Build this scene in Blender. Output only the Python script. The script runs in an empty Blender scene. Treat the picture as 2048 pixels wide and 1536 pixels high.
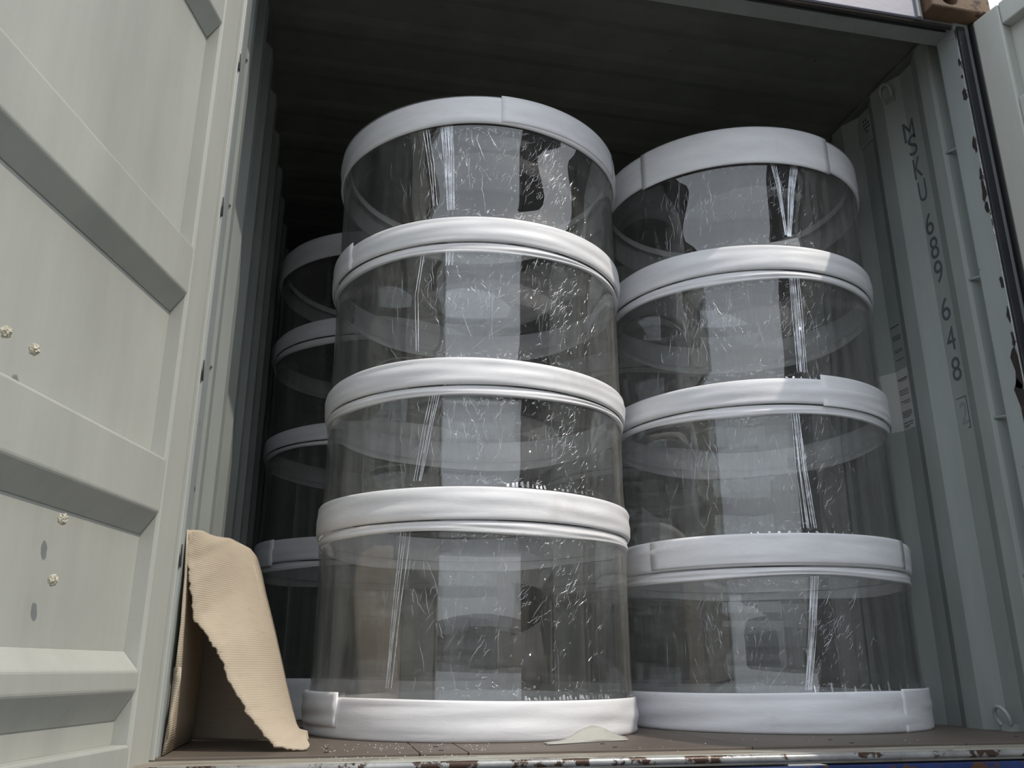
import bpy, bmesh, math, random
from mathutils import Vector, Matrix
random.seed(7)
S = bpy.context.scene
COL = S.collection
R = math.radians
# ------------------------------------------------------------------ camera, sky, sun, exposure
cam_d = bpy.data.cameras.new('camera'); cam = bpy.data.objects.new('camera', cam_d); COL.objects.link(cam)
cam.location = (0, 0, 0.18); cam.rotation_euler = (R(90 + 18.28), 0, R(-11.8))
cam_d.sensor_width = 36; cam_d.lens = 1722 / 2048 * 36; cam_d.clip_start = 0.02; cam_d.clip_end = 500
S.camera = cam
w = bpy.data.worlds.new('sky'); S.world = w; w.use_nodes = True
nt = w.node_tree; bg = nt.nodes['Background']
sky = nt.nodes.new('ShaderNodeTexSky'); sky.sky_type = 'NISHITA'; sky.sun_disc = False
sky.sun_elevation = R(51.7); sky.sun_rotation = R(133.6); sky.air_density = 1.0; sky.dust_density = 4.0; sky.ozone_density = 1.0
mx = nt.nodes.new('ShaderNodeMix'); mx.data_type = 'RGBA'; mx.inputs[0].default_value = 0.72
mx.inputs[7].default_value = (12.2, 13.2, 14.8, 1)
tcw = nt.nodes.new('ShaderNodeTexCoord'); sx_ = nt.nodes.new('ShaderNodeSeparateXYZ'); mr = nt.nodes.new('ShaderNodeMapRange')
mr.inputs[1].default_value = 0; mr.inputs[2].default_value = .9; mr.inputs[3].default_value = .80; mr.inputs[4].default_value = 1.45   # hazy sky, brighter overhead
vm = nt.nodes.new('ShaderNodeVectorMath'); vm.operation = 'SCALE'; vm.inputs[0].default_value = (11.0, 11.9, 12.9)
nt.links.new(tcw.outputs['Generated'], sx_.inputs[0]); nt.links.new(sx_.outputs[2], mr.inputs[0]); nt.links.new(mr.outputs[0], vm.inputs['Scale']); nt.links.new(vm.outputs[0], mx.inputs[7])
nt.links.new(sky.outputs[0], mx.inputs[6]); nt.links.new(mx.outputs[2], bg.inputs[0])
bg.inputs[1].default_value = 0.135
sd = bpy.data.lights.new('sun', 'SUN'); sun = bpy.data.objects.new('sun', sd); COL.objects.link(sun)
sd.energy = 2.65; sd.angle = R(0.6); sd.color = (1.0, 0.92, 0.80)
sun.rotation_euler = Vector((0.64, -0.61, 1.12)).to_track_quat('Z', 'Y').to_euler()
vs = S.view_settings; vs.view_transform = 'Standard'; vs.look = 'None'; vs.gamma = 1; vs.exposure = -0.15; vs.use_curve_mapping = False
S.cycles.transparent_max_bounces = 48
S.cycles.max_bounces = 9

# ------------------------------------------------------------------ helpers
def obj(name, verts, faces, mat, parent=None, smooth=False, solid=0, bevel=0):
    me = bpy.data.meshes.new(name); me.from_pydata([tuple(v) for v in verts], [], faces); me.update()
    bm = bmesh.new(); bm.from_mesh(me); bmesh.ops.recalc_face_normals(bm, faces=bm.faces); bm.to_mesh(me); bm.free()
    if smooth: me.polygons.foreach_set('use_smooth', [True] * len(me.polygons))
    me.materials.append(mat)
    o = bpy.data.objects.new(name, me); COL.objects.link(o)
    if parent: o.parent = parent
    if solid:
        m = o.modifiers.new('s', 'SOLIDIFY'); m.thickness = solid; m.offset = 0
    if bevel:
        m = o.modifiers.new('b', 'BEVEL'); m.width = bevel; m.segments = 2; m.limit_method = 'ANGLE'
    return o
class MB:
    def __init__(s): s.v = []; s.f = []
    def add(s, v, f):
        n = len(s.v); s.v += [tuple(a) for a in v]; s.f += [tuple(i + n for i in q) for q in f]
    def box(s, a, b, M=None):
        v = [Vector((x, y, z)) for x in (a[0], b[0]) for y in (a[1], b[1]) for z in (a[2], b[2])]
        if M: v = [M @ p for p in v]
        s.add(v, [(0, 1, 3, 2), (4, 6, 7, 5), (0, 4, 5, 1), (2, 3, 7, 6), (0, 2, 6, 4), (1, 5, 7, 3)])
    def tube(s, pts, r, n=8):
        pts = [Vector(p) for p in pts]; rings = []
        for i, p in enumerate(pts):
            d = (pts[min(i + 1, len(pts) - 1)] - pts[max(i - 1, 0)]).normalized()
            a = d.orthogonal().normalized() if i == 0 else (a - d * a.dot(d)).normalized()
            b = d.cross(a)
            rr = r[i] if isinstance(r, (list, tuple)) else r
            rings.append([p + (a * math.cos(t) + b * math.sin(t)) * rr for t in [2 * math.pi * k / n for k in range(n)]])
        v = [p for q in rings for p in q]; f = []
        for i in range(len(pts) - 1):
            for k in range(n):
                f.append((i * n + k, i * n + (k + 1) % n, (i + 1) * n + (k + 1) % n, (i + 1) * n + k))
        f.append(tuple(range(n))); f.append(tuple((len(pts) - 1) * n + k for k in range(n)))
        s.add(v, f)
    def grid(s, P, closeu=False):
        nu = len(P); nv = len(P[0]); v = [p for q in P for p in q]; f = []
        for i in range(nu if closeu else nu - 1):
            for j in range(nv - 1):
                a = i * nv + j; b = ((i + 1) % nu) * nv + j
                f.append((a, b, b + 1, a + 1))
        s.add(v, f)
    def build(s, name, mat, parent=None, **k): return obj(name, s.v, s.f, mat, parent, **k)
def box(name, a, b, mat, parent=None, M=None, bevel=0.002):
    m = MB(); m.box(a, b, M); return m.build(name, mat, parent, bevel=bevel)
def empty(name, loc=(0, 0, 0)):
    o = bpy.data.objects.new(name, None); COL.objects.link(o); o.location = loc; o.empty_display_size = .05; return o
def tag(o, label=None, cat=None, group=None, kind=None):
    if label: o['label'] = label
    if cat: o['category'] = cat
    if group: o['group'] = group
    if kind: o['kind'] = kind
    return o
def st(o, label=None): o['kind'] = 'structure'; 
# ------------------------------------------------------------------ materials
class NT:
    def __init__(s, name):
        s.m = bpy.data.materials.new(name); s.m.use_nodes = True; s.t = s.m.node_tree; s.t.nodes.clear()
        s.out = s.n('OutputMaterial')
    def n(s, ty, **k):
        x = s.t.nodes.new('ShaderNode' + ty)
        for a, b in k.items(): setattr(x, a, b)
        return x
    def l(s, a, b): s.t.links.new(a, b)
    def math(s, op, a, b=None, c=None):
        x = s.n('Math', operation=op)
        for i, q in enumerate((a, b, c)):
            if q is None: continue
            if isinstance(q, (int, float)): x.inputs[i].default_value = q
            else: s.l(q, x.inputs[i])
        return x.outputs[0]
    def noise(s, scale, detail=4, rough=.55, sc=(1, 1, 1), dist=0):
        tc = s.n('TexCoord'); mp = s.n('Mapping'); mp.inputs['Scale'].default_value = sc
        s.l(tc.outputs['Object'], mp.inputs[0])
        x = s.n('TexNoise'); x.inputs['Scale'].default_value = scale; x.inputs['Detail'].default_value = detail
        x.inputs['Roughness'].default_value = rough; x.inputs['Distortion'].default_value = dist
        s.l(mp.outputs[0], x.inputs[0]); return x.outputs[0]
    def ramp(s, f, stops):
        x = s.n('ValToRGB'); e = x.color_ramp.elements
        while len(e) < len(stops): e.new(.5)
        for i, (p, c) in enumerate(stops):
            e[i].position = p; e[i].color = (c, c, c, 1) if isinstance(c, (int, float)) else (*c, 1)
        s.l(f, x.inputs[0]); return x.outputs[0]
    def mix(s, f, a, b):
        x = s.n('Mix', data_type='RGBA')
        for i, q in ((0, f), (6, a), (7, b)):
            if isinstance(q, (int, float)): x.inputs[i].default_value = q
            elif isinstance(q, tuple): x.inputs[i].default_value = (*q, 1)
            else: s.l(q, x.inputs[i])
        return x.outputs[2]
    def bump(s, h, st, d=.01):
        x = s.n('Bump'); x.inputs['Strength'].default_value = st; x.inputs['Distance'].default_value = d
        s.l(h, x.inputs['Height']); return x.outputs[0]
    def bsdf(s, col, rough=.5, metal=0, normal=None, spec=.5):
        x = s.n('BsdfPrincipled'); x.inputs['Specular IOR Level'].default_value = spec
        for k, q in (('Base Color', col), ('Roughness', rough), ('Metallic', metal)):
            if isinstance(q, (int, float)): x.inputs[k].default_value = q
            elif isinstance(q, tuple): x.inputs[k].default_value = (*q, 1)
            else: s.l(q, x.inputs[k])
        if normal: s.l(normal, x.inputs['Normal'])
        s.l(x.outputs[0], s.out.inputs[0]); return x
def painted(name, c, rust=0.0, dirt=.25, rough=.5, streak=(1, 1, .12), rustcol=(.05, .018, .01), bmp=.15):
    t = NT(name)
    a = t.noise(2.2, 5, .6, (1, 1, .5)); b = t.noise(9, 5, .65, streak)
    d = t.ramp(t.math('ADD', t.math('MULTIPLY', a, .5), t.math('MULTIPLY', b, .5)), [(.38, 1.0), (.62, 1 - dirt)])
    col = t.mix(1.0, c, d); t.t.nodes[-1].blend_type = 'MULTIPLY' if hasattr(t.t.nodes[-1], 'blend_type') else 'MIX'
    if rust > 0:
        r = t.ramp(t.noise(14, 8, .7), [(.70 - rust, 0.0), (.73 - rust, 1.0)])
        col = t.mix(r, col, rustcol)
    n = t.bump(t.noise(60, 3), bmp, .002)
    t.bsdf(col, rough, 0, n, .4); return t.m
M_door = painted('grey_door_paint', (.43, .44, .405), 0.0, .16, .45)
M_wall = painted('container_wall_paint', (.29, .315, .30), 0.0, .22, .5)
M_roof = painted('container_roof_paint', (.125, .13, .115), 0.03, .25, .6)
M_post = painted('post_paint', (.33, .36, .355), 0.03, .16, .42)
M_header = painted('header_paint', (.26, .27, .265), .04, .25, .6)
M_fascia = painted('white_outer_paint', (.25, .25, .32), .05, .15, .4)
M_rust = painted('rusty_steel', (.04, .03, .028), .06, .5, .7, (1, 1, 1), (.20, .10, .045), .6)
M_rust2 = painted('orange_rusted_casting', (.20, .13, .08), .12, .5, .75, (1, 1, 1), (.05, .025, .018), .6)
M_dark = painted('dark_edge_steel', (.03, .032, .036), .05, .4, .5, (1, 1, 1), (.07, .03, .018), .4)
M_blue = painted('navy_sill_paint', (.025, .05, .17), .16, .4, .45, (1, 1, 1), (.10, .05, .025), .4)
M_rubber = painted('black_rubber', (.018, .019, .02), 0, .4, .45, (1, 1, .1))
M_ink = painted('faded_black_stencil', (.085, .10, .11), 0, .25, .7)
M_ink2 = painted('worn_stencil', (.22, .24, .25), 0, .25, .7)
M_marker = painted('marker_ink', (.01, .01, .015), 0, 0, .6)
M_label = painted('pale_label', (.47, .47, .45), 0, .1, .6)
M_steel = painted('worn_steel', (.50, .50, .50), .17, .5, .38, (1, 1, 1), (.07, .042, .03), .4)
M_steel.node_tree.nodes['Principled BSDF'].inputs['Metallic'].default_value = .35
def sill_mat():
    t = NT('painted_steel_sill')
    n1 = t.noise(5, 8, .7, (.35, 4, 1)); n2 = t.noise(11, 8, .75, (.3, 3, 1))
    c = t.mix(t.ramp(n1, [(.40, 0.), (.60, 1.)]), (.40, .41, .36), (.22, .17, .13))
    c = t.mix(t.ramp(n2, [(.56, 0.), (.62, 1.)]), c, (.10, .06, .045))
    t.bsdf(c, .5, 0, t.bump(n2, .4, .004)); return t.m
M_sill = sill_mat()
def ply_mat():
    t = NT('worn_plywood')
    n1 = t.noise(3, 6, .6, (1, .5, 1)); n2 = t.noise(16, 6, .7, (.12, 1.6, 1)); n3 = t.noise(7, 5, .6, (.3, 2, 1))
    c = t.mix(n1, (.085, .068, .056), (.165, .135, .108))
    c = t.mix(t.ramp(n2, [(.5, 0.), (.75, .7)]), c, (.06, .05, .042))
    c = t.mix(t.ramp(n3, [(.60, 0.), (.68, .45)]), c, (.22, .14, .085))
    t.bsdf(c, .55, 0, t.bump(n2, .5, .003)); return t.m
M_ply = ply_mat()
def foam_mat():
    t = NT('white_foam_under_film')
    n = t.noise(5, 5, .6, (1, 1, 3.5)); n2 = t.noise(130, 2, .5)
    c = t.mix(t.ramp(n, [(.35, 0.), (.7, 1.)]), (.86, .86, .885), (.76, .755, .78))
    c = t.mix(t.ramp(t.noise(4, 5, .7), [(.60, 0.), (.76, .35)]), c, (.50, .43, .36))
    c = t.mix(t.ramp(t.noise(4, 3, .5, (1, 1, 5), .6), [(.50, 0.), (.72, .45)]), c, (.66, .655, .68))  # greyer streaks painted in to imitate uneven glare on the film
    b1 = t.n('Bump'); b1.inputs['Strength'].default_value = .16; b1.inputs['Distance'].default_value = .006
    t.l(t.noise(9, 6, .65, (1, 1, 4), 1.0), b1.inputs['Height'])
    b2 = t.n('Bump'); b2.inputs['Strength'].default_value = .15; b2.inputs['Distance'].default_value = .001
    t.l(n2, b2.inputs['Height']); t.l(b1.outputs[0], b2.inputs['Normal'])
    p = t.bsdf(c, .55, 0, b2.outputs[0], .35)
    p.inputs['Coat Weight'].default_value = .30; p.inputs['Coat Roughness'].default_value = .30; t.l(b1.outputs[0], p.inputs['Coat Normal'])
    p.inputs['Subsurface Weight'].default_value = .0
    return t.m
M_foam = foam_mat()
def foam_in(): 
    t = NT('foam_edge'); t.bsdf((.70, .69, .70), .8); return t.m
def clear_mat(name, base, rough, haze, hcol, tint, bump=None, streak=(1, 1, .10), scr=26):
    """clear sheet: see-through share + Schlick mirror share + a thin veil of dust and scratches"""
    t = NT(name)
    lw = t.n('LayerWeight'); lw.inputs[0].default_value = .5
    F = t.math('ADD', base, t.math('MULTIPLY', t.math('POWER', lw.outputs['Facing'], 5.0), .6))
    tr = t.n('BsdfTransparent'); tr.inputs[0].default_value = (*tint, 1)
    gl = t.n('BsdfGlossy'); gl.inputs['Roughness'].default_value = rough
    if bump:
        b = t.n('Bump'); b.inputs['Strength'].default_value = bump[0]; b.inputs['Distance'].default_value = .01
        h = t.noise(bump[1], 5, .6, (1, 1, .45), 1.5); t.l(h, b.inputs['Height']); t.l(b.outputs[0], gl.inputs['Normal'])
    m1 = t.n('MixShader'); t.l(F, m1.inputs[0]); t.l(tr.outputs[0], m1.inputs[1]); t.l(gl.outputs[0], m1.inputs[2])
    di = t.n('BsdfDiffuse'); di.inputs[0].default_value = (*hcol, 1)
    tl = t.n('BsdfTranslucent'); tl.inputs[0].default_value = (*hcol, 1)
    m2 = t.n('MixShader'); m2.inputs[0].default_value = .45; t.l(di.outputs[0], m2.inputs[1]); t.l(tl.outputs[0], m2.inputs[2])
    s1 = t.math('MULTIPLY', t.ramp(t.noise(scr, 5, .7, streak), [(.36, .25), (.68, 1.6)]), t.ramp(t.noise(7, 2, .5, (1, 1, .04)), [(.40, .45), (.60, 1.7)]))  # fine scratches, times wide vertical bands that imitate reflections in the film
    s2 = t.ramp(t.noise(2.5, 3, .5, (1, 1, .6)), [(.3, .6), (.7, 1.3)])
    hz = t.math('MULTIPLY', t.math('MULTIPLY', s1, s2), haze)
    # seen aslant the veil is deeper
    hz = t.math('MULTIPLY', hz, t.math('ADD', 1.0, t.math('MULTIPLY', t.math('POWER', lw.outputs['Facing'], 3.0), 2.0)))
    hz.node.use_clamp = True
    m3 = t.n('MixShader'); t.l(hz, m3.inputs[0]); t.l(m1.outputs[0], m3.inputs[1]); t.l(m2.outputs[0], m3.inputs[2])
    t.l(m3.outputs[0], t.out.inputs[0]); return t.m
M_glass = clear_mat('clear_acrylic', .035, .0, .024, (.62, .61, .58), (.985, .988, .985))
M_film = clear_mat('cling_film', .13, .0, .052, (.64, .63, .60), (.985, .985, .985), (.003, 5), (1, 1, .07), 34)
def crease_mat():
    t = NT('cling_film_crease')
    gl = t.n('BsdfGlossy'); gl.inputs['Roughness'].default_value = .22; gl.inputs[0].default_value = (.95, .96, 1, 1)
    di = t.n('BsdfDiffuse'); di.inputs[0].default_value = (.8, .82, .86, 1)
    tr = t.n('BsdfTransparent')
    m1 = t.n('MixShader'); m1.inputs[0].default_value = .4; t.l(gl.outputs[0], m1.inputs[1]); t.l(di.outputs[0], m1.inputs[2])
    m2 = t.n('MixShader'); t.l(t.ramp(t.noise(22, 4, .6), [(.36, .10), (.62, .7)]), m2.inputs[0])
    t.l(m1.outputs[0], m2.inputs[1]); t.l(tr.outputs[0], m2.inputs[2]); t.l(m2.outputs[0], t.out.inputs[0]); return t.m
M_crease = crease_mat()
def card_mat():
    t = NT('brown_cardboard')
    tc = t.n('TexCoord'); wv = t.n('TexWave', wave_type='BANDS', bands_direction='Z'); wv.inputs['Scale'].default_value = 60; wv.inputs['Distortion'].default_value = .6
    t.l(tc.outputs['Object'], wv.inputs[0])
    c = t.mix(t.noise(6, 5, .6), (.42, .35, .27), (.50, .43, .335))
    c = t.mix(t.ramp(t.noise(40, 4, .7, (.3, .3, 2)), [(.5, 0.), (.8, .5)]), c, (.38, .31, .23))
    t.bsdf(c, .85, 0, t.bump(wv.outputs[1], .22, .002), .15); return t.m
M_card = card_mat()
M_crumb = painted('white_foam_crumb', (.85, .85, .85), 0, 0, .6)
def lump():
    t = NT('dried_sealant'); t.bsdf(t.mix(t.noise(60, 5), (.30, .27, .20), (.60, .57, .48)), .8, 0, t.bump(t.noise(90, 4), .8, .004)); return t.m
M_lump = lump()
def ground_mat():
    t = NT('yard_asphalt'); t.bsdf(t.mix(t.noise(2, 6), (.12, .118, .11), (.20, .195, .18)), .9); return t.m
M_ground = ground_mat()

# ------------------------------------------------------------------ container shell
ZT = 2.40
YB = 8.06
def prof_side(sign):                                # corrugation profile (Y, X) of a side wall
    xi, xo = (2.030, 2.066) if sign > 0 else (-.335, -.371)
    s_ = 1 if sign > 0 else -1
    p = [(2.189, xi + s_ * .066), (2.228, xi + s_ * .060), (2.246, xi + s_ * .030), (2.256, xi + s_ * .008), (2.266, xi), (2.318, xi)]
    y = 2.386
    while y + .278 < YB:
        p += [(y, xo), (y + .072, xo), (y + .140, xi), (y + .210, xi)]; y += .278
    p += [(y, xo), (YB, xo)]
    return p
def side_wall(name, sign):
    pr = prof_side(sign); m = MB()
    m.grid([[(x, y, -.02), (x, y, ZT)] for y, x in pr])
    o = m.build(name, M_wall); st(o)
    md = o.modifiers.new('s', 'SOLIDIFY'); md.thickness = .002
    b = o.modifiers.new('b', 'BEVEL'); b.width = .006; b.segments = 2; b.limit_method = 'ANGLE'; b.angle_limit = R(20)
    return o
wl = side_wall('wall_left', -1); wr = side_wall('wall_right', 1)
pr = []; y = 2.19                                     # roof sheet, ribs running across
while y < YB:
    pr += [(y, ZT + .006), (y + .13, ZT + .006), (y + .165, ZT), (y + .225, ZT)]; y += .26
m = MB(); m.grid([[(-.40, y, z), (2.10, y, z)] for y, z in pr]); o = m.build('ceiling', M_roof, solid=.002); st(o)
m = MB(); n = 0; P = []
x = -.39
while x < 2.10: P += [[(x, YB + .02, -.02), (x, YB + .02, ZT)], [(x + .1, YB + .02, -.02), (x + .1, YB + .02, ZT)], [(x + .15, YB + .06, -.02), (x + .15, YB + .06, ZT)], [(x + .25, YB + .06, -.02), (x + .25, YB + .06, ZT)]]; x += .3
m.grid(P); o = m.build('wall_back', M_wall, solid=.002); st(o)
# floor: an Empty with plywood boards, cross joint and screws
fl = empty('floor', (0, 0, 0)); st(fl)
seams = [-.372, .225, .335, 1.03, 1.62, 2.066]
for i in range(5):
    x0, x1 = seams[i], seams[i + 1]
    for (y0, y1) in ((2.085, 4.5), (4.5, 8.05)):
        box('floor_board', (x0 + .0012, y0, -.028), (x1 - .0012, y1 - .002, 0), M_ply, fl, bevel=.0015)
m = MB()
for x in (.02, .28, .70, 1.33, 1.9):
    for y in (2.14, 2.24, 2.62, 2.72): m.tube([(x, y, -.001), (x, y, .0012)], .006, 8)
m.build('floor_screw', M_dark, fl)['kind'] = 'stuff'
sl = empty('trim_1', (0, 2.0, 0)); st(sl)             # door sill
def sill(name, a, b, mat, bevel=.002):
    o = box(name, a, b, mat, None, bevel=bevel); o.location = (0, -2.0, 0); o.parent = sl; return o
sill('sill_plate', (-.43, 1.985, -.030), (2.12, 2.083, -.006), M_sill)
m = MB(); m.tube([(-.43, 1.984, -.016), (.4, 1.985, -.016), (1.2, 1.983, -.016), (2.12, 1.984, -.016)], .0085, 12)
o = m.build('sill_lip', M_steel, smooth=True); o.location = (0, -2, 0); o.parent = sl
sill('sill_face', (-.43, 1.975, -.20), (2.12, 1.989, -.034), M_blue)
sill('sill_patch', (1.02, 1.972, -.11), (1.42, 1.976, -.045), M_post)
sill('keeper_block', (1.50, 1.955, -.10), (1.60, 1.974, -.052), M_rust2)
sill('keeper_block', (.60, 1.955, -.10), (.70, 1.974, -.052), M_rust)
# bottom rails under the side walls
for k, x in ((2, -.40), (3, 2.10)):
    o = box('trim_%d' % k, (x - .028, 2.20, -.20), (x + .028, 8.1, -.022), M_blue); st(o)
# posts
def post(name, s, mr):
    xi = 2.010 if s > 0 else -.330
    f = lambda x: xi + s * x
    root = empty(name, (f(.05), 2.15, 0)); st(root)
    def part(nm, a, b, mat, bev=.003):
        lo = (min(a[0], b[0]), a[1], a[2]); hi = (max(a[0], b[0]), b[1], b[2])
        o = box(nm, lo, hi, mat, None, bevel=bev); o.location = (-root.location.x, -root.location.y, 0); o.parent = root
    part('inner_post', (f(0), 2.092, -.005), (f(.060), 2.187, 2.33), M_post, .006)
    part('rusty_return', (f(.004), 2.082, -.005), (f(.034), 2.0915, 2.30), mr, .002)
    part('outer_post', (f(.0605), 2.075, -.005), (f(.105), 2.187, 2.33), M_dark, .004)
    return root, f
prr, fr_ = post('trim_4', 1, M_dark); pll, fl_ = post('trim_5', -1, M_door)
m = MB()
for z in (1.765, 1.315, .865, .42):                    # torn gaps in the seal beside the left post
    m.add([(-.3292, 2.084, z - .022), (-.3292, 2.084, z + .028), (-.3292, 2.100, z - .020), (-.3315, 2.084, z - .022), (-.3315, 2.084, z + .028), (-.3315, 2.100, z - .020)], [(0, 1, 2), (3, 5, 4), (0, 3, 4, 1), (1, 4, 5, 2), (2, 5, 3, 0)])
o = m.build('seal_gap', M_rubber); o['kind'] = 'stuff'; o.location = (-pll.location.x, -pll.location.y, 0); o.parent = pll
# worn bright edge and flakes of rust along the right post
m = MB(); m.tube([(2.0095, 2.0905, .0), (2.0095, 2.0905, 2.29)], .0022, 6)
o = m.build('worn_edge', M_steel, smooth=True); o.location = (-prr.location.x, -prr.location.y, 0); o.parent = prr
m = MB()
for z, h, wd in [(2.16, .03, .006), (2.10, .015, .005), (2.03, .05, .010), (1.83, .07, .009), (1.72, .05, .008), (1.66, .09, .010), (1.60, .05, .011), (1.33, .05, .008), (1.22, .06, .007), (1.14, .05, .008), (1.04, .16, .016), (.93, .20, .020), (.80, .22, .018), (.6, .1, .01), (.3, .2, .012)]:
    v = []; n = 10
    for k in range(n):
        t = 2 * math.pi * k / n
        v.append((2.0085, 2.092 + wd * (1 + math.cos(t)) * random.uniform(.6, 1.1), z + h * .5 * math.sin(t) * random.uniform(.7, 1.1)))
    m.add(v, [tuple(range(n))])
o = m.build('rust_flake', M_rust); o['kind'] = 'stuff'; o.location = (-prr.location.x, -prr.location.y, 0); o.parent = prr
# lashing bars in the recess of each post
for (root, s) in ((prr, 1), (pll, -1)):
    for z in (1.90, 1.41, .93, .44):
        xa = 2.066 if s > 0 else -.371; xb = 2.034 if s > 0 else -.339
        m = MB(); m.tube([(xa - root.location.x, 2.183 - root.location.y, z), (xb - root.location.x - s * .0, 2.256 - root.location.y, z + .004)], .0055, 8)
        m.build('lashing_bar', M_post, root, smooth=True)
# header
hd = empty('trim_6', (.84, 2.12, 2.3)); st(hd)
def hpart(nm, a, b, mat, bev=.003):
    o = box(nm, a, b, mat, None, bevel=bev); o.location = (-.84, -2.12, -2.3); o.parent = hd; return o
hpart('header_beam', (-.43, 2.096, 2.30), (2.115, 2.190, 2.47), M_header)
hpart('header_fascia', (-.43, 2.068, 2.293), (1.872, 2.079, 2.50), M_fascia)
hpart('weld_plate', (1.846, 2.060, 2.292), (1.862, 2.0675, 2.50), M_header, .001)
m = MB(); m.tube([(-.43, 2.087, 2.292), (.8, 2.087, 2.291), (1.99, 2.087, 2.292)], .0085, 10)
o = m.build('gutter_rod', M_rust, smooth=True); o.location = (-.84, -2.12, -2.3); o.parent = hd
m = MB(); m.tube([(1.2, 2.112, 2.298), (1.6, 2.112, 2.297), (1.99, 2.112, 2.298)], .005, 8)
o = m.build('gasket_strip', M_rubber, smooth=True); o.location = (-.84, -2.12, -2.3); o.parent = hd
# top side rails
for k, (xa, xb) in ((7, (-.405, -.332)), (8, (2.027, 2.10))):
    o = box('trim_%d' % k, (xa, 2.192, 2.388), (xb, 8.05, 2.399), M_roof); st(o)
# corner castings
def casting(x0, x1, flip):
    a = box('corner_casting', (x0, 2.030, 2.320), (x1, 2.20, 2.440), M_rust2, None, bevel=.006)
    for (c, rr, ax) in ((x0 + .073, .031, 'Y'),):
        m = MB(); n = 24; v = []
        for e in (-1, 1):
            for k in range(n):
                t = 2 * math.pi * k / n; px = math.cos(t) * rr; pz = math.sin(t) * rr + (.018 if math.sin(t) > 0 else -.018)
                if ax == 'Y': v.append((c + px, 2.03 + e * .09, 2.370 + pz * .75))
                else: v.append((c + px, 2.09 + pz, 2.36 + e * .06))
        m.add(v, [tuple(range(n)), tuple(range(n, 2 * n))] + [(k, (k + 1) % n, n + (k + 1) % n, n + k) for k in range(n)])
        cu = m.build('cut', M_rust2); bo = a.modifiers.new('c', 'BOOLEAN'); bo.operation = 'DIFFERENCE'; bo.object = cu; bo.solver = 'EXACT'
    bpy.context.view_layer.update()
    me = bpy.data.meshes.new_from_object(a.evaluated_get(bpy.context.evaluated_depsgraph_get()))
    for md in list(a.modifiers):
        if md.type == 'BOOLEAN': bpy.data.objects.remove(md.object)
    a.modifiers.clear(); a.data = me
    return a
for x0, x1 in ((1.882, 2.115), (-.435, -.275)):
    a = casting(x0, x1, 0); a.location = (-.84, -2.12, -2.3); a.parent = hd

# stencilled numbers, label, vent and rings on the right wall
def text_mesh(s, size):
    cu = bpy.data.curves.new('t', 'FONT'); cu.body = s; cu.size = size; cu.extrude = .0004; cu.align_x = 'CENTER'; cu.align_y = 'CENTER'
    o = bpy.data.objects.new('t', cu); COL.objects.link(o); bpy.context.view_layer.update()
    me = bpy.data.meshes.new_from_object(o.evaluated_get(bpy.context.evaluated_depsgraph_get())); bpy.data.objects.remove(o); return me
def wall_text(s, y, z, h, wsc, mat, parent, x=2.0636):
    me = text_mesh(s, h / .70); xs = [v.co for v in me.vertices]
    cx = (min(p.x for p in xs) + max(p.x for p in xs)) / 2; cy = (min(p.y for p in xs) + max(p.y for p in xs)) / 2
    hh = max(p.y for p in xs) - min(p.y for p in xs); ww = max(p.x for p in xs) - min(p.x for p in xs)
    for v in me.vertices:
        a, b, c = v.co; yy_ = y - (a - cx) / ww * wsc; v.co = (x - c - max(0, yy_ - 2.4585) * .53, yy_, z + (b - cy) * h / hh)
    me.materials.clear(); me.materials.append(mat)
    o = bpy.data.objects.new('painted_character', me); COL.objects.link(o); o.parent = parent; return o
rows = [('M', 2.130, .050), ('S', 2.065, .042), ('K', 1.963, .042), ('U', 1.862, .042), ('6', 1.720, .040), ('8', 1.622, .042), ('9', 1.527, .042), ('6', 1.380, .042), ('4', 1.268, .042), ('8', 1.157, .042), ('2', 1.000, .034)]
for i, (s, z, wd) in enumerate(rows):
    yy = 2.450 - .018 * min(1, i / 5) - .014 * (i / 10)
    wall_text(s, yy, z, .085 if s != '2' else .075, wd, M_ink if i < 10 else M_ink2, wr)
m = MB()
for a, b in (((2.0632, 2.398, 1.052), (2.0646, 2.444, 1.055)), ((2.0632, 2.397, .945), (2.0646, 2.400, 1.055)), ((2.0632, 2.398, .943), (2.0646, 2.410, .947))): m.box(a, b)
m.build('painted_frame', M_ink, wr)
def stick(name, z0, z1, mat, off=.0015):
    pts = [(2.668, 2.0655), (2.735, 2.0655), (2.800, 2.0310), (2.868, 2.0290)]
    m = MB(); m.grid([[(x - off, y, z0), (x - off, y, z1)] for y, x in pts]); return m.build(name, mat, wr, solid=.0006)
stick('instruction_label', 1.02, 1.25, M_label)
m = MB()
for z, y0, y1, h in [(1.215, 2.672, 2.731, .0030), (1.208, 2.675, 2.722, .002), (1.170, 2.676, 2.730, .0016), (1.162, 2.676, 2.728, .0016), (1.154, 2.676, 2.726, .0016), (1.128, 2.676, 2.730, .0016), (1.120, 2.676, 2.71, .0016), (1.088, 2.676, 2.731, .0018), (1.081, 2.676, 2.728, .0018), (1.074, 2.676, 2.729, .0018), (1.067, 2.686, 2.727, .0018), (1.045, 2.676, 2.731, .0024), (1.036, 2.676, 2.728, .0018), (1.03, 2.70, 2.727, .0018),
                 (1.425, 2.675, 2.728, .0032), (1.385, 2.676, 2.726, .0016), (1.378, 2.676, 2.722, .0016), (1.371, 2.676, 2.722, .0016), (1.33, 2.676, 2.722, .0014), (1.322, 2.676, 2.722, .0014), (1.29, 2.676, 2.722, .0014)]:
    m.box((2.0624, y0, z - h / 2), (2.0634, y1, z + h / 2))
    if z < 1.3: m.box((2.0268, 2.806, z - h / 2), (2.0274, 2.862, z + h / 2))
m.build('label_print', M_ink, wr)['kind'] = 'stuff'
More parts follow.
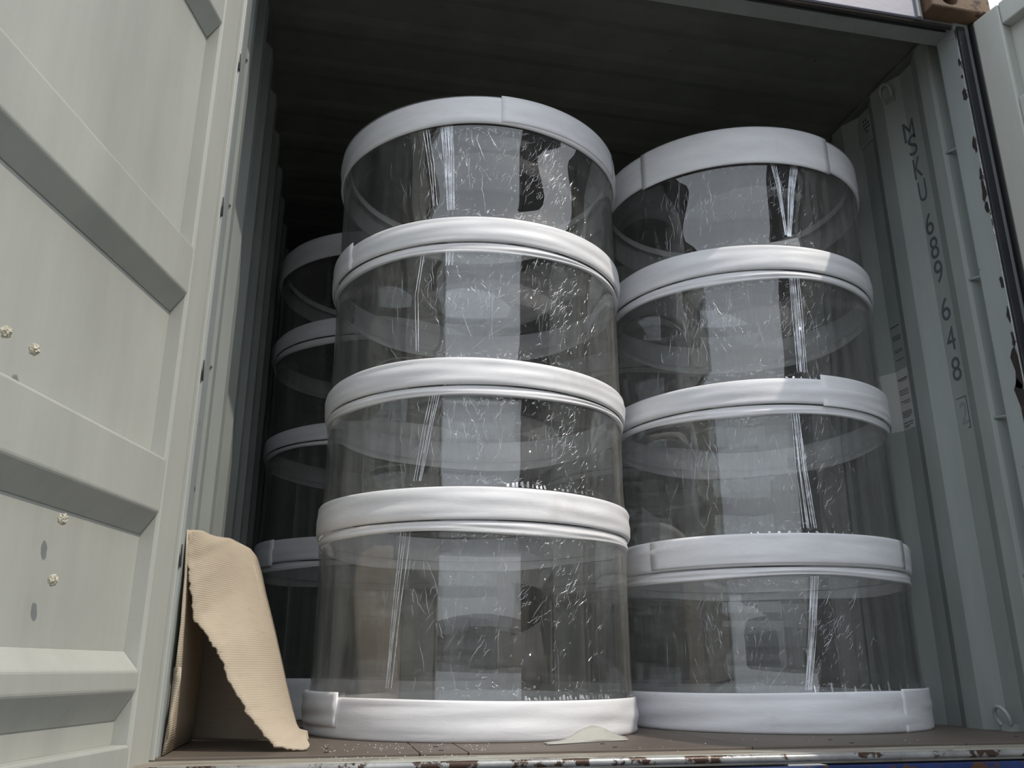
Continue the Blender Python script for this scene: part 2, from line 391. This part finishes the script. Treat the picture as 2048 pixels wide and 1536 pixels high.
vt = box('ventilator', (2.054, 2.650, 2.23), (2.0655, 2.735, 2.355), M_wall, wr, bevel=.006)
m = MB()
for r_, n in enumerate((2, 3, 3, 1)):
    for k in range(n):
        y = 2.664 + k * .014 + (0 if n != 2 else .014) + (.0 if n > 1 else .014); z = 2.335 - r_ * .018
        m.tube([(2.0545, y, z), (2.0528, y, z)], .0042, 8)
m.build('vent_hole', M_rubber, vt)['kind'] = 'stuff'
def ring(name, c, rad, tr, mat, parent, tilt):
    m = MB(); pts = [(c[0] - rad * .35 * math.cos(t) - .01, c[1] + rad * math.sin(t) * .9, c[2] + rad * math.cos(t)) for t in [R(a) for a in range(-140, 141, 20)]]
    m.tube(pts, tr, 10); m.box((c[0] - .004, c[1] - .02, c[2] - rad - .012), (c[0] + .030, c[1] + .02, c[2] - rad + .010))
    return m.build(name, mat, parent, smooth=False)
ring('lashing_ring', (2.035, 2.500, 2.333), .032, .006, M_header, wr, 0)
ring('lashing_ring', (2.035, 2.43, .040), .030, .006, M_post, wr, 0)
ring('lashing_ring', (2.035, 3.60, .040), .030, .006, M_post, wr, 0)

# ------------------------------------------------------------------ doors
def door(name, s, P, u, n):
    """u runs from the hinge edge outwards, n is the normal of the inner face"""
    root = empty(name, (0, 0, 0)); st(root)
    M = Matrix(((u[0], n[0], 0, P[0]), (u[1], n[1], 0, P[1]), (0, 0, 1, 0), (0, 0, 0, 1)))
    W, B, T = 1.155, -.035, 2.290
    def bx(nm, a, b, mat=M_door, par=root, bev=.004): return box(nm, a, b, mat, par, M, bevel=bev)
    bx('hinge_stile', (0.0, -.050, B), (.100, 0, T), bev=.007)
    # slanting flange from the stile down to the sheet
    bx('outer_stile', (W - .09, -.050, B), (W, 0, T), bev=.007)
    bx('top_rail', (.1005, -.050, 2.205), (W - .0905, -.0005, T), bev=.005)
    bx('bottom_rail', (.1005, -.050, B), (W - .0905, -.0005, .035), bev=.005)
    D = -.0385
    m = MB(); m.box((.1005, D - .0025, .0355), (W - .0905, D, 2.2045), M); sh = m.build('sheet', M_door, root)
    ribs = [(.140, .040, .075), (.660, .040, .040), (1.200, .040, .040)]
    # (lip z, top of flat, crease above, crease below)
    for lo, hi, ca, cb in ((.138, .175, .215, .078), (.502, .618, .637, .452), (1.018, 1.138, 1.171, .970), (1.795, 1.915, 1.948, 1.747)):
        x0, x1 = .1008, W - .0908; pr = [(D + .0004, cb), (-.0008, lo), (-.0008, hi), (D + .0004, ca)]
        v = [M @ Vector((x, y, z)) for x in (x0, x1) for y, z in pr]
        k = MB(); k.add(v, [(0, 1, 5, 4), (1, 2, 6, 5), (2, 3, 7, 6), (3, 0, 4, 7), (0, 3, 2, 1), (4, 5, 6, 7)])
        k.build('rib', M_door, root, bevel=.004)
    # rubber seal round the edge of the leaf
    m = MB(); 
    if s > 0: m.box((-.014, -.045, B), (-.0005, -.004, T), M)
    m.box((W + .0005, -.045, B), (W + .014, -.004, T), M); m.build('gasket', M_rubber, root, bevel=.003)
    for z in (.22, .86, 1.50, 2.12):
        k = MB(); k.box((-.030, -.062, z - .045), (.05, -.0505, z + .045), M); k.tube([M @ Vector((-.026, -.057, z - .055)), M @ Vector((-.026, -.057, z + .055))], .011, 10); k.build('hinge', M_rust, root)
    # locking rods on the outer side
    for q in (.30, .85):
        k = MB(); k.tube([M @ Vector((q, -.085, -.10)), M @ Vector((q, -.085, 2.38))], .015, 12); k.build('locking_rod', M_steel, root, smooth=True)
        k = MB()
        for z in (.3, .9, 1.6, 2.1): k.box((q - .04, -.104, z - .03), (q + .04, -.051, z + .03), M)
        k.build('rod_bracket', M_door, root)
    return root, M
a15 = R(15); a10 = R(10.1)
d1, ML = door('door_1', -1, (-.3405, 2.071), (-math.sin(a15), -math.cos(a15)), (math.cos(a15), -math.sin(a15)))
d2, MR_ = door('door_2', 1, (2.046, 2.050), (math.sin(a10), -math.cos(a10)), (-math.cos(a10), -math.sin(a10)))
# a pale smear on the right door stile and weld dots on the left door
lumps = [(-.529, 1.403, .684), (-.509, 1.478, .683), (-.467, 1.632, .428), (-.467, 1.633, .324)]
labs = ['pale dried sealant blob cut off by the left frame edge, on left door', 'dried sealant blob on left door, just right of the one at the frame edge',
        'tan dried sealant blob on left door just below the second rib', 'lowest dried sealant blob on left door, above the lowest rib']
for (x, y, z), lb in zip(lumps, labs):
    bm = bmesh.new(); bmesh.ops.create_icosphere(bm, subdivisions=3, radius=.0085)
    for v in bm.verts: v.co *= random.uniform(.78, 1.22); v.co.x *= .9; v.co.z *= 1.15
    me = bpy.data.meshes.new('sealant_blob'); bm.to_mesh(me); bm.free(); me.materials.append(M_lump)
    o = bpy.data.objects.new('sealant_blob', me); COL.objects.link(o); o.location = (x + .006, y - .0018, z)
    tag(o, lb, 'sealant blob', 'dried sealant blobs on the left door')

# ------------------------------------------------------------------ tubes
RT_ = .490
def cyl(c, th, r, z): return (c[0] + r * math.sin(th), c[1] - r * math.cos(th), z)
def shell(c, ro, ri, z0, z1, n=128):
    m = MB(); P = []
    for k in range(n):
        t = 2 * math.pi * k / n
        P.append([cyl(c, t, ri, z1), cyl(c, t, ri, z0), cyl(c, t, ro, z0), cyl(c, t, ro, z1), cyl(c, t, ri, z1)])
    m.grid(P, True); return m
def band_mb(c, z0, z1, r0, th, seed, patches=(), wob=.004, nt_=144, lo_w=1, hi_w=1):
    rnd = random.Random(seed); m = MB(); h = z1 - z0
    ph = [rnd.uniform(0, 6.28) for _ in range(8)]
    def offs(t, v):                                   # wrinkles running round the band
        return .0013 * math.sin(3 * t + ph[0] + 6 * v) + .0010 * math.sin(7 * t + ph[1] - 8 * v) + .0010 * math.sin(13 * v + 2.2 * math.sin(2 * t + ph[2]))
    def sect(t, rr, thk, za, zb):
        P = [(rr, za), (rr + thk * .55, za), (rr + thk, za + h * .06)]
        for q in range(1, 11):
            v = q / 11; bulge = thk * .35 * math.sin(math.pi * v)
            P.append((rr + thk + bulge + offs(t, v) * min(1, thk / .008), za + (zb - za) * (.06 + .88 * v)))
        P += [(rr + thk, zb - h * .06), (rr + thk * .55, zb), (rr, zb), (rr, za)]
        return [cyl(c, t, a, z) for a, z in P]
    P = []
    for k in range(nt_):
        t = 2 * math.pi * k / nt_
        da = wob * math.sin(2 * t + ph[3]) + wob * .6 * math.sin(5 * t + ph[4]); db = wob * math.sin(2 * t + ph[5]) + wob * .6 * math.sin(3 * t + ph[6])
        P.append(sect(t, r0, th, z0 + da * lo_w, z1 + db * hi_w))
    m.grid(P, True)
    for (ta, tb, dz0, dz1, ex) in patches:            # overlapping ends of the foam strip
        P = []; n = 26
        for k in range(n + 1):
            t = R(ta + (tb - ta) * k / n); e = ex * (1 if 0 < k < n else .9)
            P.append(sect(t, r0 + th * .9, ex, z0 + dz0, z1 + dz1))
        m.grid(P); q = len(P[0]); b = len(m.v) - (n + 1) * q
        m.f.append(tuple(b + i for i in range(q - 1))); m.f.append(tuple(b + n * q + i for i in range(q - 1)))
    return m
def crease_mb(c, r, z0, z1, clusters, seed):
    rnd = random.Random(seed); m = MB()
    def line(t, z, dt, dz, n, wd, jit):
        L = []
        for i in range(n):
            L.append((t, z)); t += dt + rnd.gauss(0, jit); z += dz + rnd.gauss(0, jit * .5)
            if z < z0 + .004 or z > z1 - .004: break
        if len(L) < 3: return
        V = []
        for i, (a, b) in enumerate(L):
            a2, b2 = L[min(i + 1, len(L) - 1)]; a1, b1 = L[max(i - 1, 0)]
            dx, dzz = (a2 - a1) * r, b2 - b1; q = math.hypot(dx, dzz) or 1; nx, nz = -dzz / q, dx / q
            ww = wd * math.sin(math.pi * (i + .6) / (len(L) + .2))
            V.append([cyl(c, a + nx * ww / r, r, b + nz * ww), cyl(c, a, r + ww * .9, b), cyl(c, a - nx * ww / r, r, b - nz * ww)])
        m.grid(V)
    for (tc, zc, st_, sz, cnt, ang, ln, wd) in clusters:
        for _ in range(cnt):
            t = R(tc + rnd.gauss(0, st_)); z = z0 + (z1 - z0) * min(.97, max(.03, zc + rnd.gauss(0, sz)))
            a = R(ang + rnd.gauss(0, 17)); L = ln * rnd.uniform(.4, 1.6); n = rnd.randint(5, 11)
            line(t, z, math.cos(a) * L / n / r, math.sin(a) * L / n, n, wd * rnd.uniform(.5, 1.3), .0022 / r)
    return m
def strand_mb(c, r, pts, seed, n=9, spread=.020, pinch=.5):
    """a gathered rope of film: fine pleats running down between two bands"""
    rnd = random.Random(seed); m = MB()
    for k in range(n):
        o0 = (k / (n - 1) - .5) * spread + rnd.gauss(0, .001); o1 = o0 * pinch + rnd.gauss(0, .0015); V = []; N = 16
        for i in range(N + 1):
            f = i / N; j = min(len(pts) - 2, int(f * (len(pts) - 1))); g = f * (len(pts) - 1) - j
            th = R(pts[j][0] * (1 - g) + pts[j + 1][0] * g); z = pts[j][1] * (1 - g) + pts[j + 1][1] * g
            off = o0 * (1 - f) + o1 * f + .0006 * math.sin(9 * f + k * 2.1); wd = .0007 + .0008 * abs(math.sin(5 * f + k))
            V.append([cyl(c, th + (off - wd) / r, r, z), cyl(c, th + off / r, r + .0028, z), cyl(c, th + (off + wd) / r, r, z)])
        m.grid(V)
    return m
def frill_mb(c, r, z, t0, t1, n, seed, h=.012):
    rnd = random.Random(seed); m = MB()
    for k in range(n):
        t = R(t0 + (t1 - t0) * (k + rnd.uniform(.1, .6)) / n); w_ = rnd.uniform(.003, .010) / r; hh = h * rnd.uniform(.6, 1.3)
        a = rnd.uniform(-.4, .4) * w_
        m.add([cyl(c, t, r + .003, z), cyl(c, t + w_, r + .004, z - .001), cyl(c, t + w_ * .8 + a, r + .0005, z + hh), cyl(c, t + a, r + .0015, z + hh * rnd.uniform(.7, 1))], [(0, 1, 2, 3)])
    return m
ORD = ['bottom', 'second from bottom', 'third from bottom', 'top']
def stack(where, c, bot, top, front, bands, creases, strands, frills, seed, group):
    """four tubes set on each other; foam bands cover the ends"""
    bot = [K(z) for z in bot]; top = [K(z) for z in top]
    zj = [0.002] + [bot[i] + .25 * (top[i] - bot[i]) for i in (1, 2, 3)] + [top[4] - .018]
    for i in range(4):
        z0, z1 = zj[i], zj[i + 1] - .001
        root = empty('clear_tube', (c[0], c[1], z0))
        tag(root, '%s clear tube of the %s' % (ORD[i].capitalize(), where), 'tube', group)
        def put(mb, nm, mat, smooth=True):
            o = mb.build(nm, mat, None, smooth=smooth); o.location = (-c[0], -c[1], -z0); o.parent = root; return o
        g = put(shell(c, RT_, RT_ - .006, z0, z1, 160), 'tube_wall', M_glass)
        for p in g.data.polygons: p.use_smooth = abs(p.normal.z) < .5
        bb = bands.get(i, {})
        lo = bot[0] if i == 0 else zj[i] + .001
        hi = top[i]
        put(band_mb(c, lo + .001, hi, RT_ + .0115, .007, seed + i, bb.get('p', ()), lo_w=0), 'foam_band', M_foam)
        if i < 3:
            put(band_mb(c, bot[i + 1], zj[i + 1] - .001, RT_ + .0030, .0060, seed + 20 + i, bb.get('q', ()), .0055, hi_w=0), 'foam_lip', M_foam)
        else:
            put(band_mb(c, bot[4], top[4], RT_ + .0115, .007, seed + 31, bands.get(4, {}).get('p', ())), 'foam_cap', M_foam)
            m = MB(); P = [[cyl(c, 2 * math.pi * k / 96, rr, zz) for rr, zz in ((RT_ + .02, top[4] - .004), (RT_ + .008, top[4] + .003), (RT_ - .008, top[4] + .002), (RT_ - .012, top[4] - .006), (RT_ - .012, top[4] - .03))] for k in range(96)]
            m.grid(P, True); put(m, 'foam_rim', M_foam)
        # cling film wound round the tube between the bands
        fz0, fz1 = hi + .0005, bot[i + 1] - .0005
        m = MB(); P = []; rnd = random.Random(seed + 50 + i); p1, p2, p3 = [rnd.uniform(0, 6) for _ in range(3)]
        for k in range(192):
            t = 2 * math.pi * k / 192; q = []
            for j in range(13):
                v = j / 12; e = abs(2 * v - 1) ** 6
                dr = .00012 * math.sin(5 * t + p1 + 3 * v) + .00008 * math.sin(7 * v + 5 * t + p2)
                q.append(cyl(c, t, RT_ + .0042 + dr * (1 - e) + .006 * e, fz0 + (fz1 - fz0) * v))
            P.append(q)
        m.grid(P, True); put(m, 'cling_film', M_film)
        if front:
            put(crease_mb(c, RT_ + .0052, fz0, fz1, creases[i], seed + 70 + i), 'film_crease', M_crease)['kind'] = 'stuff'
            for (pts, n, sp, pi) in strands.get(i, []):
                put(strand_mb(c, RT_ + .0056, pts, seed + 90 + i, n, sp, pi), 'film_strand', M_crease)
            for (t0, t1, n, h) in frills.get(i, []):
                put(frill_mb(c, RT_ + .012, hi + .001, t0, t1, n, seed + 110 + i, h), 'film_frill', M_crease)['kind'] = 'stuff'
        if where.startswith('front left') and i == 2:   # hand-written note, reads down the wall
            write(c, put)
def write(c, put):
    # each glyph in a unit box, x along the reading direction (down the tube)
    G = {'8': [[(.5, .5), (.2, .7), (.3, 1), (.7, 1), (.8, .7), (.5, .5), (.15, .3), (.25, 0), (.75, 0), (.85, .3), (.5, .5)]],
         '4': [[(.7, 0), (.7, 1), (.1, .35), (1, .35)]], '7': [[(0, 1), (.8, 1), (.3, 0)]], '=': [[(0, .35), (.9, .35)], [(0, .65), (.9, .65)]],
         '0': [[(.5, 0), (.2, .3), (.3, .8), (.6, .9), (.8, .5), (.5, 0)], [(.1, -.1), (.9, 1)]], '.': [[(.3, 0), (.5, .05)]]}
    z = 1.372; m = MB(); r = RT_ + .0008
    for ch, wd in (('0', .020), ('=', .020), ('7', .022), ('4', .022), ('.', .012), ('8', .022)):
        for L in G[ch]:
            for (a, b), (a2, b2) in zip(L, L[1:]):
                for s_ in range(1):
                    za, zb = z - a * wd, z - a2 * wd; ta, tb = R(-64.5) + (b * .017) / r, R(-64.5) + (b2 * .017) / r
                    dz, dt = zb - za, (tb - ta) * r; q = math.hypot(dz, dt) or 1; nx, nz = -dz / q * .0007, dt / q * .0007
                    m.add([cyl(c, ta + nx / r, r, za + nz), cyl(c, tb + nx / r, r, zb + nz), cyl(c, tb - nx / r, r, zb - nz), cyl(c, ta - nx / r, r, za - nz)], [(0, 1, 2, 3)])
        z -= wd + .006
    put(m, 'marker_writing', M_marker, False)
FL, FR, BL, BR = (.4626, 2.8244), (1.5063, 2.906), (.196, 3.845), (1.478, 3.94)
K = lambda z: max(0, .18 + (z - .18) * .98) if z > 0 else 0
cl = lambda a, k=1.0: [(a - 14, .6, 7, .22, int(44 * k), 80, .034, .0006), (a + 2, .5, 8, .25, int(34 * k), 60, .020, .00045), (a + 18, .6, 6, .20, int(56 * k), 55, .034, .0005),
                       (a + 24, .35, 8, .2, int(30 * k), 62, .028, .0005), (a - 26, .5, 8, .3, int(26 * k), 84, .060, .0005), (a + 3, .05, 18, .03, int(50 * k), 20, .012, .0007), (a + 3, .96, 18, .02, int(44 * k), 15, .012, .0006),
                       (a - 8, .5, 22, .3, int(16 * k), 87, .13, .0004)]
stack('front left stack', FL, [0, .543, .946, 1.413, 1.867], [.099, .670, 1.054, 1.527, 1.977], True,
      {0: {'p': [(-100, -55, .028, .018, .007)]}, 3: {'p': [(-120, -63, -.004, .008, .005)]}, 4: {'p': [(-1.5, 60, .012, .002, .004)]}},
      {0: cl(2, 1.0), 1: cl(4, 1.1), 2: cl(2, 1.2), 3: cl(-2, 1.6)},
      {3: [([(-22, 1.862), (-20.5, 1.72), (-19.2, 1.53)], 12, .040, .45), ([(-30, 1.85), (-27, 1.7), (-25, 1.55)], 3, .02, .6)],
       2: [([(-19, 1.41), (-19.5, 1.34)], 7, .026, .8), ([(-29, 1.40), (-31, 1.25), (-30, 1.07)], 2, .01, 1)],
       1: [([(-23, .94), (-25.5, .82), (-28, .68)], 5, .03, .8)], 0: [([(-32, .54), (-34, .35), (-36, .13)], 4, .03, .5)]},
      {1: [(0, 15, 9, .015), (16, 30, 5, .008)], 0: [(6, 40, 22, .010)]}, 100, 'tubes of the front left stack')
stack('front right stack', FR, [0, .447, .976, 1.459, 1.924], [.110, .582, 1.093, 1.587, 2.059], True,
      {1: {'p': [(-68, 38, .006, .000, .003)]}, 2: {'p': [(2.5, 70, -.006, .016, .0015)], }, 4: {'p': [(-62, 20, -.012, .004, .005)]}, 0: {'p': [(22, 70, .0, .010, .002)]}},
      {0: cl(-22, 1.1), 1: cl(-22, .9), 2: cl(-24, 1.2), 3: cl(-24, 1.0)},
      {3: [([(4, 1.92), (0, 1.76), (-2.9, 1.595)], 12, .034, .35), ([(-7, 1.92), (-5, 1.8), (-4, 1.60)], 4, .02, .4)],
       2: [([(-2.8, 1.455), (-3.2, 1.28), (-3.8, 1.10)], 9, .036, .8)], 1: [([(-8.3, .97), (-8.2, .78), (-7.2, .59)], 8, .022, 1.7)],
       0: [([(-7.7, .445), (-10.5, .28), (-13.9, .12)], 8, .022, .7)]},
      {0: [(-14, 30, 9, .026)], 1: [(-30, 10, 12, .006)], 2: [(-12, 6, 6, .008)]}, 200, 'tubes of the front right stack')
stack('back left stack', BL, [0, .550, 1.038, 1.490, 1.894], [.138, .671, 1.134, 1.591, 1.997], False,
      {1: {'p': [(-130, -55, -.012, .004, .005)]}}, {}, {}, {}, 300, 'tubes of the back left stack')
stack('back right stack', BR, [0, .500, 1.000, 1.470, 1.900], [.120, .620, 1.110, 1.580, 2.010], False, {}, {}, {}, {}, 400, 'tubes of the back right stack')

# ------------------------------------------------------------------ cardboard tent
F = [(-.326, 2.12, .486), (-.323, 2.124, .446), (-.322, 2.128, .409), (-.308, 2.132, .362), (-.302, 2.137, .321), (-.295, 2.141, .291), (-.283, 2.145, .274), (-.243, 2.149, .225), (-.231, 2.153, .209), (-.21, 2.157, .161), (-.179, 2.161, .112), (-.16, 2.165, .085), (-.13, 2.17, .048), (-.094, 2.174, .012), (-.049, 2.178, .003), (-.025, 2.182, .002)]
B = [(-.31, 2.34, .503), (-.264, 2.42, .509), (-.222, 2.55, .5), (-.204, 2.58, .48), (-.188, 2.58, .439), (-.169, 2.57, .376), (-.15, 2.56, .321), (-.13, 2.54, .261), (-.111, 2.52, .202), (-.093, 2.5, .145), (-.078, 2.47, .102), (-.067, 2.44, .072), (-.056, 2.38, .048), (-.048, 2.33, .039), (-.03, 2.25, .035), (-.027, 2.2, .012)]
def resample(L, n):
    L = [Vector(p) for p in L]; d = [0]
    for a, b in zip(L, L[1:]): d.append(d[-1] + (b - a).length)
    out = []
    for i in range(n):
        s = d[-1] * i / (n - 1); j = max(k for k in range(len(d)) if d[k] <= s + 1e-9); j = min(j, len(L) - 2)
        out.append(L[j].lerp(L[j + 1], (s - d[j]) / (d[j + 1] - d[j])))
    return out
cb = empty('cardboard_sheet', (-.2, 2.3, 0)); tag(cb, 'Bent torn brown cardboard propped like a tent beside the front left stack', 'cardboard')
def cpart(m, nm):
    o = m.build(nm, M_card, None, smooth=True, solid=.004); o.location = (.2, -2.3, 0); o.parent = cb; return o
nr = 90; Fr = resample(F, nr); Br = resample(B, nr); rnd = random.Random(5); m = MB(); P = []
for i in range(nr):
    row = []
    v = i / (nr - 1)
    for k in range(13):
        q = k / 12; p = Fr[i].lerp(Br[i], q); p = p + Vector((.02, 0, .012)) * math.sin(math.pi * q) * (math.sin(math.pi * v) * .5 + .4)
        if k == 0: p = p + Vector((rnd.gauss(0, .0013) + .003 * math.sin(i * .9) * math.sin(i * .37), 0, rnd.gauss(0, .0012)))
        row.append(Vector((p.x, p.y, max(p.z, .003))))
    P.append(row)
m.grid(P); cpart(m, 'sloping_leaf')
m = MB(); P = []
edge = [(.486, 2.118), (.44, 2.116), (.38, 2.122), (.33, 2.117), (.28, 2.121), (.22, 2.118), (.176, 2.120), (.165, 2.150), (.12, 2.15), (.06, 2.13), (.003, 2.125)]
for z, y0 in edge:
    P.append([(-.3255 + .008 * math.sin(z * 7), y0 + (2.58 - y0) * k / 8, z) for k in range(9)])
m.grid(P); cpart(m, 'upright_leaf')
m = MB(); P = [[(-.322 + (Fr[i].lerp(Br[i], .93).x + .004 + .322) * q, 2.545 - .10 * q * i / nr, max(.003, Fr[i].lerp(Br[i], .93).z - .006)) for q in (0, .5, 1)] for i in range(4, nr)]  # closing leaf added at the back to keep the tent's inside dark
m.grid(P); cpart(m, 'rear_leaf')
m = MB(); P = []
for z, x0, x1 in [(.182, -.3235, -.308), (.156, -.323, -.3065), (.114, -.3225, -.313), (.084, -.3225, -.3165), (.033, -.3225, -.3195)]:
    P.append([(x0, 2.135, z), ((x0 + x1) / 2, 2.127, z + .002), (x1, 2.119, z)])
m.grid(P); cpart(m, 'torn_flap')
# crumbs on the boards and on the sill
m = MB(); rnd = random.Random(11)
for k in range(150):
    x = rnd.uniform(-.02, .42) if k < 110 else rnd.uniform(-.2, 1.6); y = rnd.uniform(2.00, 2.34)
    if (x - FL[0]) ** 2 + (y - FL[1]) ** 2 < .54 ** 2 or (x - FR[0]) ** 2 + (y - FR[1]) ** 2 < .54 ** 2: continue
    if x < .0: continue
    z = .0015 if y > 2.09 else -.0045; s_ = rnd.uniform(.0006, .0015)
    m.add([(x - s_, y, z), (x, y - s_, z), (x + s_, y, z), (x, y + s_, z), (x, y, z + s_), (x, y, z - s_)], [(0, 1, 4), (1, 2, 4), (2, 3, 4), (3, 0, 4), (1, 0, 5), (2, 1, 5), (3, 2, 5), (0, 3, 5)])
o = m.build('foam_crumbs', M_crumb); tag(o, 'Tiny white foam crumbs scattered on floor before the left stack', 'crumbs', kind='stuff')
# scrap of film by the left stack
m = MB(); P = []; rnd = random.Random(3)
for i in range(13):
    q = i / 12; row = []; hh = [.001, .002, .003, .006, .012, .022, .030, .034, .034, .026, .016, .010, .006][i]
    for j in range(7):
        v = j / 6; x = .555 + .245 * q; y = 2.255 + .10 * q + .05 * v * (1 - .4 * q) - .03
        row.append((x + rnd.gauss(0, .002), y + rnd.gauss(0, .002), .002 + hh * v ** .8 * rnd.uniform(.85, 1.1)))
    P.append(row)
m.grid(P)
def scrap_mat():
    t = NT('milky_plastic_scrap'); p = t.bsdf((.50, .49, .45), .4, 0, t.bump(t.noise(60, 4), .5, .004)); p.inputs['Alpha'].default_value = .8; return t.m
o = m.build('plastic_scrap', scrap_mat(), smooth=True, solid=.0006); tag(o, 'Crumpled milky plastic scrap lying against the front left bottom band', 'plastic scrap')

# ------------------------------------------------------------------ yard outside
m = MB(); m.grid([[(-60, -80, -1.25), (-60, 40, -1.25)], [(60, -80, -1.25), (60, 40, -1.25)]]); o = m.build('ground', M_ground); st(o)
# chassis under the container
ch = empty('trailer_chassis', (.85, 3.0, -1.25)); tag(ch, 'Steel trailer chassis carrying the open container', 'trailer')
def chp(nm, f):
    k = MB(); f(k); o = k.build(nm, M_dark, None); o.location = (-.85, -3.0, 1.25); o.parent = ch
for x in (.45, 1.25): chp('chassis_beam', lambda k: k.box((x - .06, 2.1, -.45), (x + .06, 8.1, -.205)))
for y in (2.6, 4.0, 6.0, 7.6): chp('cross_member', lambda k: k.box((-.42, y - .05, -.27), (2.12, y + .05, -.2045)))
for x in (-.15, 1.85):
    for y in (4.6, 5.8): chp('wheel', lambda k: k.tube([(x - .14, y, -.77), (x - .12, y, -.77), (x + .12, y, -.77), (x + .14, y, -.77)], [.42, .48, .48, .42], 28))
for y in (4.6, 5.8): chp('axle', lambda k: (k.tube([(-.1, y, -.77), (1.8, y, -.77)], .06, 12), k.box((.40, y - .05, -.77), (.50, y + .05, -.44)), k.box((1.20, y - .05, -.77), (1.30, y + .05, -.44))))
# unseen dark screen and low sheds, added to shape the tube reflections
sh = empty('yard_screen', (4.0, -1.2, -1.25)); tag(sh, 'Tall corrugated steel yard screen behind the camera on the right', 'screen')
for yy in (-1.04, -1.26):
    k = MB(); x = 2.10; P = []
    while x < 6.0: P += [[(x, yy, -1.25), (x, yy, 4.45)], [(x + .10, yy, -1.25), (x + .10, yy, 4.45)], [(x + .14, yy - .04, -1.25), (x + .14, yy - .04, 4.45)], [(x + .24, yy - .04, -1.25), (x + .24, yy - .04, 4.45)]]; x += .28
    k.grid(P); o = k.build('screen_sheet', M_dark, None, solid=.004); o.location = (-4.0, 1.2, 1.25); o.parent = sh
for x in (2.12, 4.0, 5.9):
    k = MB(); k.box((x - .05, -1.22, -1.25), (x + .05, -1.09, 4.5)); o = k.build('post', M_dark, None); o.location = (-4.0, 1.2, 1.25); o.parent = sh
k = MB(); k.box((2.06, -1.31, 4.455), (6.05, -1.02, 4.5)); o = k.build('cap_rail', M_dark, None); o.location = (-4.0, 1.2, 1.25); o.parent = sh
for i, (x0, x1, y, h) in enumerate(((-30, -8, -38, 1.7), (-8.6, 6.6, -48, 2.3), (7, 32, -40, 1.8))):  # low dark blocks added out of view to shape the lower reflections
    r_ = empty('warehouse', ((x0 + x1) / 2, y, -1.25)); tag(r_, ['Long low warehouse far off to the left across the yard', 'Middle warehouse, farthest of three across the yard', 'Low warehouse far off to the right across the yard'][i], 'warehouse')
    k = MB(); k.box((x0 - r_.location.x, -4, 0), (x1 - r_.location.x, 4, h + 1.25)); k.build('warehouse_wall', M_dark, r_)
    k = MB(); a, b = x0 - .4 - r_.location.x, x1 + .4 - r_.location.x; k.add([(a, -4.4, h + 1.25), (b, -4.4, h + 1.25), (b, 4.4, h + 1.25), (a, 4.4, h + 1.25), (a, 0, h + 2.2), (b, 0, h + 2.2)], [(0, 1, 5, 4), (2, 3, 4, 5), (0, 4, 3), (1, 2, 5), (0, 3, 2, 1)]); k.build('warehouse_roof', M_dark, r_)
